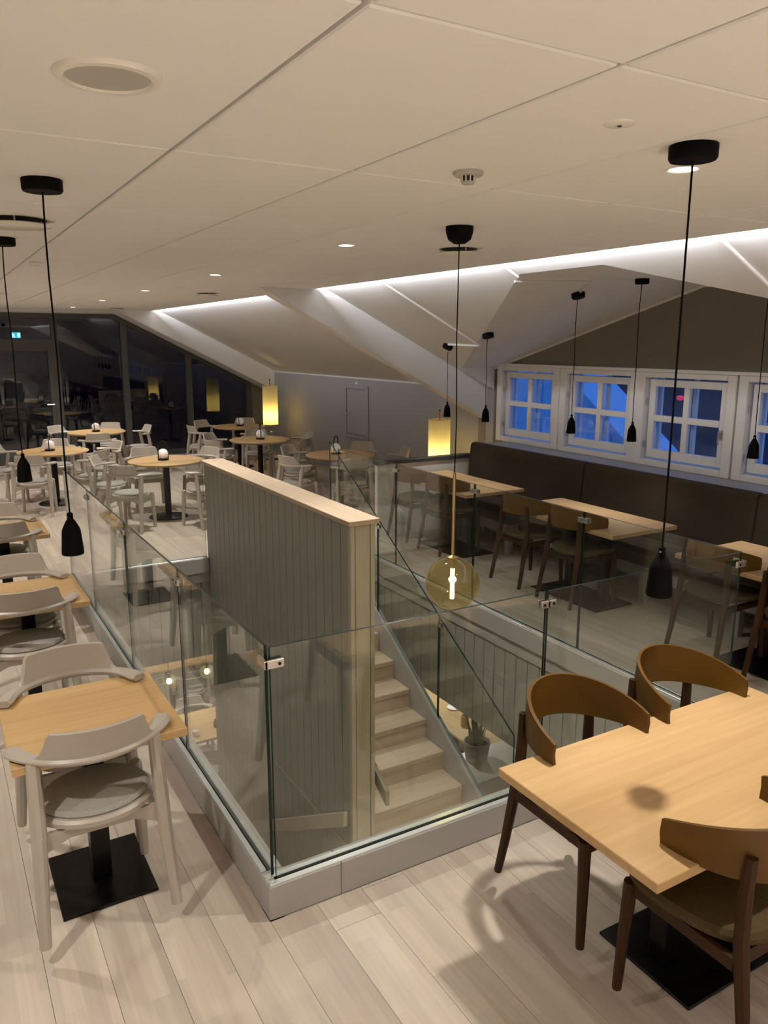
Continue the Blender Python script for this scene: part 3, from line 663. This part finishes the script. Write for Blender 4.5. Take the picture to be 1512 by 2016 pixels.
# ------------------------------------------------------------------ round tables
rt = make_round(); rt_used = [False]; la = make_lantern(); la_used = [False]
RT = {'R1': (2.52, 9.75, 'nearest round oak table, left of the stair wall', 'nearest round table'),
      'R2': (1.43, 11.35, 'round oak table at the left, in front of the glass door', 'round table by the glass door'),
      'R3': (2.39, 13.5, 'far round oak table standing against the glass wall, left half', 'round table against the glass wall'),
      'R4': (4.33, 11.2, 'middle round oak table between stair wall and lit pleated lamp', 'middle round table'),
      'R5': (4.72, 13.2, 'farthest round oak table in the corner by the glass wall', 'farthest round table in the corner'),
      'R6': (4.65, 9.15, 'round oak table in front of the grey hatch door', 'round table before the hatch')}
RC = {'R1': ((-140, 'near left'), (160, 'far left'), (96, 'far'), (34, 'far right'), (-68, 'near right')),
      'R2': ((144, 'far left'), (-118, 'near left'), (-56, 'near right'), (80, 'far'), (10, 'right')),
      'R3': ((130, 'far left'), (-100, 'near'), (4, 'right'), (66, 'far right')),
      'R4': ((-62, 'near right'), (-165, 'near left'), (136, 'far left'), (72, 'far right'), (8, 'right')),
      'R5': ((124, 'far left'), (186, 'left'), (-85, 'near'), (62, 'far right')),
      'R6': ((-168, 'left'), (-106, 'near'), (120, 'far left'), (42, 'far right'), (-22, 'right'))}
LH = {'R1': 15, 'R2': 75, 'R3': 60, 'R4': 78, 'R5': 50, 'R6': 40}
for key, (x, y, lab, ph) in RT.items():
    place(rt, rt_used, (x, y, 0), R(random.uniform(0, 180)), lab, 'round oak tables at the far end')
    place(la, la_used, (x+random.uniform(-.05, .05), y+random.uniform(-.03, .05), TH), R(LH[key]), 'white globe table lamp with black handle on the %s' % ph, 'portable table lamps')
    for (an, pos) in RC[key]:
        a = R(an); r = .63 + random.uniform(-.01, .03)
        place(arm, arm_used, (x+r*math.cos(a), y+r*math.sin(a), 0), a+R(90)+R(random.uniform(-8, 8)), 'grey wooden armchair at the %s side of the %s' % (pos, ph), 'grey armchairs round the round tables')

# ------------------------------------------------------------------ right: near table, bench, bench tables
cov = make_cover_chair(); cov_used = [False]
rect_table('large oak table in the right foreground with brown chairs hung on it', 2.245, 1.585, 1.335, .69, ((-.17, 0), (.17, 0)), (.56, .40), 'rectangular tables on the right')
L2 = TH - .634
G_CR = 'brown chairs hung on the right tables'
place(cov, cov_used, (1.985, 1.885, L2), R(180), 'brown wooden chair hung on the far side of the foreground table, left one', G_CR)
place(cov, cov_used, (2.575, 1.895, L2), R(180), 'brown wooden chair hung on the far side of the foreground table, right one', G_CR)
place(cov, cov_used, (1.965, 1.325, L2), 0, 'brown wooden chair hung on the near side of the foreground table, left one', G_CR)
place(cov, cov_used, (2.575, 1.325, L2), 0, 'brown wooden chair cut by the right picture edge at the foreground table', G_CR)
BT = [('far oak table at the bench next to the low partition', 4.76, 6.69, 1.36), ('middle oak table at the bench with two brown chairs', 4.76, 4.80, 1.34), ('oak table at the bench cut by the right picture edge', 4.77, 2.90, 1.32)]
for (lab, cx, cy, ly) in BT:
    rect_table(lab, cx, cy, .72, ly, ((.07, -.20), (.07, .20)), (.42, .80), 'rectangular tables on the right', 'oak_y')
for (y, lab) in ((7.02, 'brown chair hung on the far bench table, nearest the partition'), (6.40, 'brown chair hung on the far bench table, nearer the middle table'),
                 (5.19, 'brown chair hung on the middle bench table, farther one'), (4.57, 'brown chair hung on the middle bench table, nearer one'),
                 (3.24, 'brown chair hung on the right-edge bench table, beside the railing corner'), (2.64, 'brown chair leg and back at the right picture edge by the bench table')):
    place(cov, cov_used, (4.52, y, L2), R(-90), lab, G_CR)
bn = thing('bench', 'long dark brown upholstered bench along the window wall', 'bench', (0, 0, 0))
for (a, b) in ((5.575, 7.43), (3.705, 5.565), (1.84, 3.695)):
    MB().prism([(5.48, .44), (5.46, .47), (5.505, .98), (5.52, 1.012), (5.57, 1.015), (5.582, .99), (5.582, .44)], 'x', 0, 1) if False else None
    k = MB().prism([(5.44, .43), (5.485, .985), (5.505, 1.012), (5.565, 1.015), (5.582, .995), (5.582, .43)], 'y', a, b)
    k.build('back_cushion', 'bench_fabric', bn, bev=.014, seg=2)
    MB().box(4.985, 5.47, a, b, .345, .455).build('seat_cushion', 'bench_fabric', bn, bev=.02, seg=2)
MB().box(5.05, 5.55, 1.84, 7.43, .225, .345).build('base_rail', 'bench_base', bn, bev=.003, seg=1)
for y in (7.1, 6.2, 5.3, 4.4, 3.5, 2.6):
    for x in (5.10, 5.48): MB().prism([(x-.03, 0), (x+.03, 0), (x+.036, .225), (x-.036, .225)], 'y', y-.03, y+.03).build('leg', 'bench_base', bn)

# ------------------------------------------------------------------ pendants
pendant('black pendant lamp hanging beside the nearest left table', .436, 3.143, CE, 1.350, 'black pendant lamps')
pendant('black pendant lamp at the far left over the small tables', .458, 4.953, CE, 1.358, 'black pendant lamps')
pendant('black pendant lamp hanging over the large foreground table', 1.996, 1.661, CE, 1.350, 'black pendant lamps')
th = math.atan(.272)
pendant('black pendant lamp leftmost by the pleated lamp', 5.02, 7.25, slope_z(5.02)-.0, 1.345, 'black pendant lamps', r=.040, can=.056, lit=9.5, rx=(0, math.atan(.5), 0))
def dz(y): return DZ0+(DYA-y)*(DZ1-DZ0)/(DYA-DYB)
pendant('black pendant lamp left of the small windows', 4.85, 6.33, dz(6.33), 1.376, 'black pendant lamps', r=.040, can=.056, lit=9.5, rx=(-th, 0, 0))
pendant('black pendant lamp in front of the second small window', 4.88, 5.14, dz(5.14), 1.375, 'black pendant lamps', r=.040, can=.056, lit=9.5, rx=(-th, 0, 0))
pendant('black pendant lamp between the second and third small windows', 5.08, 4.63, DZ1, 1.346, 'black pendant lamps', r=.040, can=.056, lit=9.5)
pendant('black pendant lamp in front of the fourth small window', 5.08, 3.50, dz(DYB+DYC-3.5+.001) if False else 2.53, 1.346, 'black pendant lamps', r=.040, can=.056, lit=9.5)
# smoked glass globe over the stairs
gp = thing('globe_pendant', 'smoked glass globe pendant with glowing tube over the stairs', 'lamp', (2.361, 3.331, .882))
H = CE-.882
MB().lathe([(.01, H-.082), (.030, H-.080), (.056, H-.062), (.067, H-.03), (.069, H), (.01, H)], 24).build('canopy', 'black_rubber', gp)
MB().tube([(0, 0, .60), (.006, .0, .9), (-.004, .0, 1.3), (0, 0, H-.08)], .0032, 6).build('cord', 'black_rubber', gp)
MB().tube([(0, 0, .145), (0, 0, .605)], .0085, 10).build('brass_rod', 'brass', gp)
MB().lathe([(.008, .138), (.030, .140), (.032, .148), (.012, .156), (.008, .16)], 16).build('collar', 'brass', gp)
gs = []
for i in range(25):
    a = R(12+164*i/24); gs.append((.146*math.sin(a), .146*math.cos(a)))
gs.append((.001, -.146))
MB().lathe(gs, 48, caps=False).build('globe', 'smoke_glass', gp)
MB().tube([(0, 0, .138), (0, 0, .085)], [.009, .012], 10).build('socket', 'brass', gp)
MB().tube([(0, 0, .085), (0, 0, -.085)], [.0105, .0105], 10).build('light_tube', 'filament', gp)
light('globe_light', 'POINT', (2.361, 3.331, .86), 4.0, (1, .80, .45), shadow_soft_size=.02)

# pleated lamps
def pleated(x, y, z0, z1, label):
    t = thing('pleated_lamp', label, 'lamp', (x, y, 0), 0, 'lit pleated floor lamps')
    n = 72; rings = []
    for z in (z0, z1):
        rings.append([((.135+.004*(j % 2))*math.cos(2*math.pi*j/n), (.135+.004*(j % 2))*math.sin(2*math.pi*j/n), z) for j in range(n)])
    MB().loft(rings, caps=False).build('shade', 'pleat', t, ang=5)
    for z in (z0, z1): MB().lathe([(.134, z-.003), (.141, z-.003), (.141, z+.003), (.134, z+.003)], 36, caps=False).build('shade_ring', 'pleat', t)
    MB().tube([(0, 0, .02), (0, 0, z1+.11)], .007, 8).build('stem', 'copper', t)
    MB().lathe([(.002, 0), (.011, .004), (.011, .016), (.002, .02)], 12, (0, 0, z1+.105)).build('finial', 'black_metal', t)
    k = MB()
    for j in range(3):
        a = R(120*j); k.tube([(0, 0, z1-.01), (.134*math.cos(a), .134*math.sin(a), z1-.002)], .003, 6)
    k.build('spider', 'copper', t)
    MB().lathe([(.01, 0), (.14, 0), (.14, .012), (.02, .022), (.01, .022)], 28).build('base', 'black_metal', t)
    l = light('pleated_light', 'POINT', (x, y+.0, z0+.16), 6.5, (1.0, .80, .36), shadow_soft_size=.035)
    MB().lathe([(.004, -.05), (.03, -.03), (.034, 0), (.02, .035), (.008, .05)], 12, (.0, 0, z0+.16)).build('bulb', 'bulb_glass', t)
pleated(5.55, 13.77, .66, 1.37, 'lit yellow pleated floor lamp in the far corner by the glass wall')
pleated(5.62, 8.28, .58, 1.20, 'lit yellow pleated floor lamp beside the end of the bench')

# ------------------------------------------------------------------ ceiling fittings
def downlight(x, y, label, p=1.0, z=CE, cone=122, blend=.85, group='recessed ceiling downlights'):
    t = thing('downlight', label, 'downlight', (x, y, z), 0, group)
    MB().lathe([(.042, -.001), (.052, -.0055), (.056, -.004), (.057, 0)], 28, caps=False).build('trim_ring', 'white_plastic', t)
    MB().lathe([(.001, -.0035), (.043, -.0035), (.043, -.001), (.001, -.001)], 28).build('lens', 'lens', t)
    light('downlight_beam', 'SPOT', (x, y, z-.012), P_DOWN*p, WARM, spot_size=R(cone), spot_blend=blend, shadow_soft_size=.045)
OR = ('nearest downlight, beside the foreground pendant canopy', 'second downlight from the viewpoint, right of the stair wall', 'third downlight from the viewpoint along the ceiling row', 'fourth downlight from the viewpoint along the ceiling row', 'fifth downlight from the viewpoint along the ceiling row', 'farthest downlight, close to the glass wall')
for i in range(6): downlight(2.225, 1.887+2.387*i, OR[i], 1.0 if i < 3 else 1.2)
for i in range(6): downlight(-.785, 1.887+2.387*i, 'downlight in the row left of the picture')
for (x, y) in ((-1.3, -1.7), (.2, -1.7), (1.7, -1.7), (3.0, -1.7)):  # unseen strong lamps added so floor bounce lifts the near ceiling
    downlight(x, y, 'unseen downlight added behind the viewpoint to brighten the ceiling', 4.6, cone=76, blend=.5)

sp = thing('ceiling_speaker', 'round white ceiling loudspeaker with grey grille, top left', 'speaker', (.412, 1.886, CE))
MB().lathe([(.088, -.006), (.092, -.011), (.108, -.010), (.113, -.002), (.113, 0)], 40, caps=False).build('rim', 'white_plastic', sp)
MB().lathe([(.001, -.0065), (.05, -.0065), (.089, -.006), (.089, 0), (.001, 0)], 40).build('grille', 'grille', sp)
sd = thing('smoke_detector', 'white smoke detector with slotted collar near the ceiling middle', 'detector', (1.648, 2.282, CE))
MB().lathe([(.001, -.014), (.046, -.014), (.050, -.010), (.050, 0), (.001, 0)], 28).build('base', 'grille', sd)
k = MB().lathe([(.001, -.040), (.018, -.040), (.022, -.037), (.022, -.031), (.001, -.031)], 20); k.build('cap', 'grille', sd)
MB().lathe([(.019, -.031), (.019, -.014)], 16).build('sensor_core', 'vent_dark', sd)
for j in range(10):
    a = 2*math.pi*j/10; MB().tube([(.023*math.cos(a), .023*math.sin(a), -.033), (.025*math.cos(a), .025*math.sin(a), -.013)], .0022, 6).build('slat', 'white_plastic', sd)
bl = thing('ceiling_disc', 'flat white disc sensor on the ceiling near the top right', 'sensor', (1.638, 1.604, CE))
MB().lathe([(.001, -.006), (.03, -.006), (.040, -.003), (.042, 0), (.001, 0)], 28).build('disc', 'white_plastic', bl)
MB().lathe([(.001, -.0085), (.005, -.0085), (.006, -.006), (.001, -.006)], 10).build('indicator', 'vent_dark', bl)
def vent(x, y, label, r=.145):
    t = thing('ceiling_vent', label, 'vent', (x, y, CE), 0, 'round ceiling air vents')
    MB().lathe([(r*.8, -.004), (r, -.003), (r*1.03, 0)], 40, caps=False).build('collar', 'white_plastic', t)
    MB().lathe([(.001, -.002), (r*.84, -.002), (r*.84, 0), (.001, 0)], 36).build('throat', 'vent_dark', t)
    MB().lathe([(.001, -.036), (r*.86, -.036), (r*.92, -.030), (r*.86, -.026), (.001, -.024)], 40).build('baffle_disc', 'white_plastic', t)
    for j in range(3):
        a = R(20+120*j); MB().tube([(r*.72*math.cos(a), r*.72*math.sin(a), -.03), (r*.72*math.cos(a), r*.72*math.sin(a), 0)], .004, 6).build('strut', 'steel', t)
vent(.455, 4.17, 'large round air vent beside the left pendant canopy', .165)
vent(2.893, 4.09, 'round air vent behind the globe pendant canopy', .145)
vent(2.956, 9.16, 'round air vent in the far ceiling by the first rafter', .145)
vent(2.931, 13.9, 'farthest round air vent by the glass wall', .145)
for (x, y, lab) in ((.79, 6.30, 'small white detector box on the ceiling at the left'), (.93, 10.4, 'tiny sprinkler head beside the long left pendant cord')):
    t = thing('ceiling_sensor', lab, 'sensor', (x, y, CE)); MB().box(-.045, .045, -.03, .03, -.022, 0).build('housing', 'white_plastic', t, bev=.006, seg=2)
    MB().lathe([(.002, -.034), (.012, -.030), (.014, -.022), (.002, -.022)], 12).build('nozzle', 'white_plastic', t)
t = thing('ceiling_disc', 'flat pale disc on the ceiling by the cove edge', 'sensor', (3.50, 6.89, CE)); MB().lathe([(.001, -.01), (.06, -.01), (.085, -.004), (.088, 0), (.001, 0)], 28).build('disc', 'tile', t)
# cable conduits on the slope
def conduit(pts, label, r=.011):
    o = MB().tube(pts, r, 8).build('cable_conduit', 'white_paint'); tag(o, label, 'conduit', 'white cable conduits on the roof slope')
nz = -.008
conduit([(3.70, 6.65, slope_z(3.70)+nz), (5.01, 6.67, slope_z(5.01)+nz), (4.985, 7.20, slope_z(4.985)+nz-.002)], 'white cable conduit running down to the leftmost pendant canopy')
conduit([(3.70, 4.84, slope_z(3.70)+nz), (3.98, 4.84, slope_z(3.98)+nz)], 'short white cable conduit ending at the dormer edge')
conduit([(3.70, 2.97, slope_z(3.70)+nz), (4.55, 2.97, slope_z(4.55)+nz)], 'white cable conduit at the right picture edge')
conduit([(4.02, 4.93, dz(4.93)+nz), (4.75, 4.66+.2, dz(4.86)+nz), (4.86, 5.10, dz(5.10)+nz)], 'cable conduit across the dormer ceiling to a pendant canopy', .008)

# ------------------------------------------------------------------ lower storey furniture
lt = [(2.85, 8.95, 1.25, .80, 'oak table of the lower storey nearest below the stair well', 'oak'), (2.75, 11.25, 1.5, .8, 'oak table of the lower storey farther back', 'oak'),
      (5.55, 7.70, .80, 2.0, 'oak table of the lower storey behind the potted plant', 'oak_y')]
for (x, y, sx, sy, lab, w_) in lt:
    o = rect_table(lab, x, y, sx, sy, ((0, 0),), (.45, .45), 'tables of the lower storey', w_); o.location.z = LOW
for (x, y, rz, lab) in ((2.62, 9.42, 180, 'grey armchair of the lower storey on the far side of the nearest table'), (2.50, 8.42, 0, 'grey armchair of the lower storey on the near side of the nearest table'),
                        (2.35, 10.72, 0, 'grey armchair of the lower storey at the farther table, left one'), (2.95, 10.72, 0, 'grey armchair of the lower storey at the farther table, right one'), (3.10, 8.42, 0, 'grey armchair of the lower storey half hidden by the stair wall')):
    place(arm, arm_used, (x, y, LOW), R(rz), lab, 'grey armchairs of the lower storey')
def small(name, x, y, z, label, cat, prof, m_):
    t = MB().lathe(prof, 16).build(name, m_); t.location = (x, y, z); tag(t, label, cat)
small('vase', 2.72, 8.80, LOW+TH, 'small brown vase on the nearest lower table', 'vase', [(.02, 0), (.04, 0), (.045, .05), (.03, .1), (.025, .1), (.03, .01), (.002, .008)], 'chair_brown')
small('candle_glass', 2.42, 8.72, LOW+TH, 'white candle glass on the nearest lower table', 'candle', [(.02, 0), (.035, 0), (.038, .06), (.034, .06), (.03, .02), (.002, .02)], 'opal')
small('vase', 5.42, 7.32, LOW+TH, 'small tan vase on the lower table behind the plant', 'vase', [(.02, 0), (.045, 0), (.05, .06), (.045, .12), (.04, .12), (.04, .01), (.002, .008)], 'oak')
small('saucer', 5.55, 7.75, LOW+TH, 'white saucer on the lower table behind the plant', 'dish', [(.02, 0), (.06, .008), (.085, .018), (.08, .02), (.05, .01), (.002, .008)], 'opal')
for (x, y, z, lab) in ((2.12, 8.62, -1.70, 'glowing glass bulb pendant of the lower storey, left one'), (2.60, 8.72, -1.72, 'glowing glass bulb pendant of the lower storey, right one')):
    t = thing('bulb_pendant', lab, 'lamp', (x, y, z), 0, 'bulb pendants of the lower storey')
    MB().lathe([(.082*math.sin(R(8+168*i/16)), .082*math.cos(R(8+168*i/16))) for i in range(17)], 24, caps=False).build('globe', 'bulb_glass', t)
    MB().lathe([(.004, -.035), (.026, -.02), (.030, .005), (.016, .035), (.004, .045)], 14).build('bulb', 'bulb', t)
    MB().tube([(0, 0, .04), (0, 0, .10)], .014, 10).build('socket', 'black_metal', t)
    MB().tube([(0, 0, .10), (0, 0, -.85-z)], .003, 6).build('cord', 'black_rubber', t)
for (x, y, p, cone, bl_) in ((2.4, 9.6, 1.03, 150, .5), (5.9, 8.2, 1.03, 150, .5), (2.0, 11.8, 1.03, 150, .5), (4.35, 6.9, .27, 170, 1.0)):  # unseen lamps added to light the lower tables and the plant
    downlight(x, y, 'unseen downlight added in the ceiling of the lower storey', p, -.85, cone, bl_, 'added downlights of the lower storey')
for (x, y, p) in ((2.95, 2.62, .32), (1.55, 2.62, .32)):      # unseen lamps added under the near bulkhead to brighten landing and stairs
    t = thing('added_landing_lamp', 'unseen lamp added over the stair landing, %s one' % ('right' if x > 2 else 'left'), 'lamp', (x, 2.535, -.70), 0, 'added lamps over the landing')
    MB().box(-.06, .06, 0, .03, -.05, .05).build('housing', 'white_plastic', t, bev=.006, seg=2)
    MB().box(-.045, .045, .03, .034, -.035, .035).build('lens', 'lens', t)
    light('added_landing_light', 'SPOT', (x, 2.62, -.70), P_DOWN*p, WARM, spot_size=R(165), spot_blend=1.0, shadow_soft_size=.05, rot=(R(8), 0, 0))
pl = MB().box(4.32, 5.25, 5.62, 6.20, LOW, -2.12).build('plinth', 'white_paint', bev=.01, seg=1); tag(pl, 'white plinth of the lower storey carrying the potted plant', 'plinth')
pp = thing('potted_plant', 'green sword-leaved plant in a pale pot on the lower plinth', 'plant', (4.62, 6.02, -2.12))
MB().lathe([(.01, 0), (.10, 0), (.115, .01), (.142, .20), (.140, .21), (.128, .21), (.12, .17), (.01, .165)], 28).build('pot', 'pot', pp)
MB().lathe([(.01, .168), (.122, .172)], 20).build('soil', 'soil', pp)
for j in range(17):
    a = random.uniform(0, 6.28); r0 = random.uniform(.01, .075); ln = random.uniform(.20, .40); tilt = random.uniform(.03, .32); w_ = random.uniform(.02, .032)
    bx, by = r0*math.cos(a), r0*math.sin(a); rings = []; pa = a+random.uniform(-.6, .6)+math.pi/2
    for i in range(6):
        s = i/5; ww_ = w_*(.75+.9*s-1.62*s*s) + .001; x = bx+math.cos(a)*tilt*ln*s**1.6; y = by+math.sin(a)*tilt*ln*s**1.6; z = .165+ln*s
        ux, uy = math.cos(pa)*ww_, math.sin(pa)*ww_; nx, ny = -math.sin(pa)*.004, math.cos(pa)*.004
        rings.append([(x-ux, y-uy, z), (x+nx, y+ny, z), (x+ux, y+uy, z), (x-nx, y-ny, z)])
    MB().loft(rings).build('leaf', 'leaf', pp)

# ------------------------------------------------------------------ outside
o = MB().box(6.3, 60, -40, 40, -4.2, -4.0).build('ground_outside', 'snow'); struct(o, 'snowy ground outside the windows', 'ground')
nb = thing('neighbour_house', 'pale neighbouring house wing outside the first two windows', 'building', (0, 0, 0))
MB().prism([(16, -4), (7.0, -4), (7.0, -.12), (9.5, 1.62), (13, 4.1), (16, 6.2)], 'x', 9.0, 9.4).build('gable_wall', 'house_wall', nb)
MB().prism([(6.8, -.30), (6.8, -.16), (13.2, 4.42), (16, 6.5), (16, 6.3), (13.2, 4.24)], 'x', 8.75, 9.6).build('roof_edge', 'house_roof', nb)
for y in (7.8, 8.6, 9.4, 10.2, 11.0, 11.8): MB().box(8.985, 9.0, y-.015, y+.015, -4, -.12+.7*(y-7.0)).build('wall_batten', 'house_roof', nb)
MB().box(8.2, 9.0, 5.0, 16, -4, -.35).build('snow_roof', 'snow', nb)
hl = MB(); nx, ny = 14, 26; vs = []; fs = []
for i in range(nx):
    for j in range(ny):
        x = 13+i*3.2; y = -45+j*5.0; vs.append((x, y, -3.9+max(0, i-.6)**1.25*1.5+random.uniform(-.5, .5)))
for i in range(nx-1):
    for j in range(ny-1): fs.append((i*ny+j, (i+1)*ny+j, (i+1)*ny+j+1, i*ny+j+1))
o = hl.add(vs, fs).build('hillside', 'forest', orient=False); struct(o, 'dark wooded hillside outside the small windows', 'hill')
k = MB().prism([(17.5, -4), (17.5, 2.2), (19, 7), (30, 16), (60, 30), (60, -4)], 'x', -40, 13); o = k.build('hillside_far', 'forest_night'); struct(o, 'black night hillside behind the far glass wall', 'hill')
o = MB().lathe([(.02, -.05), (.07, -.03), (.07, .03), (.02, .05)], 12, (13.2, 10.83, 1.07)).build('red_lamp', 'red_light'); tag(o, 'small red light on the dark hillside outside the third window', 'light')

for k_ in ('opal', 'exit_green', 'exit_white', 'red_light', 'lens'): MATS[k_].cycles.emission_sampling = 'NONE'
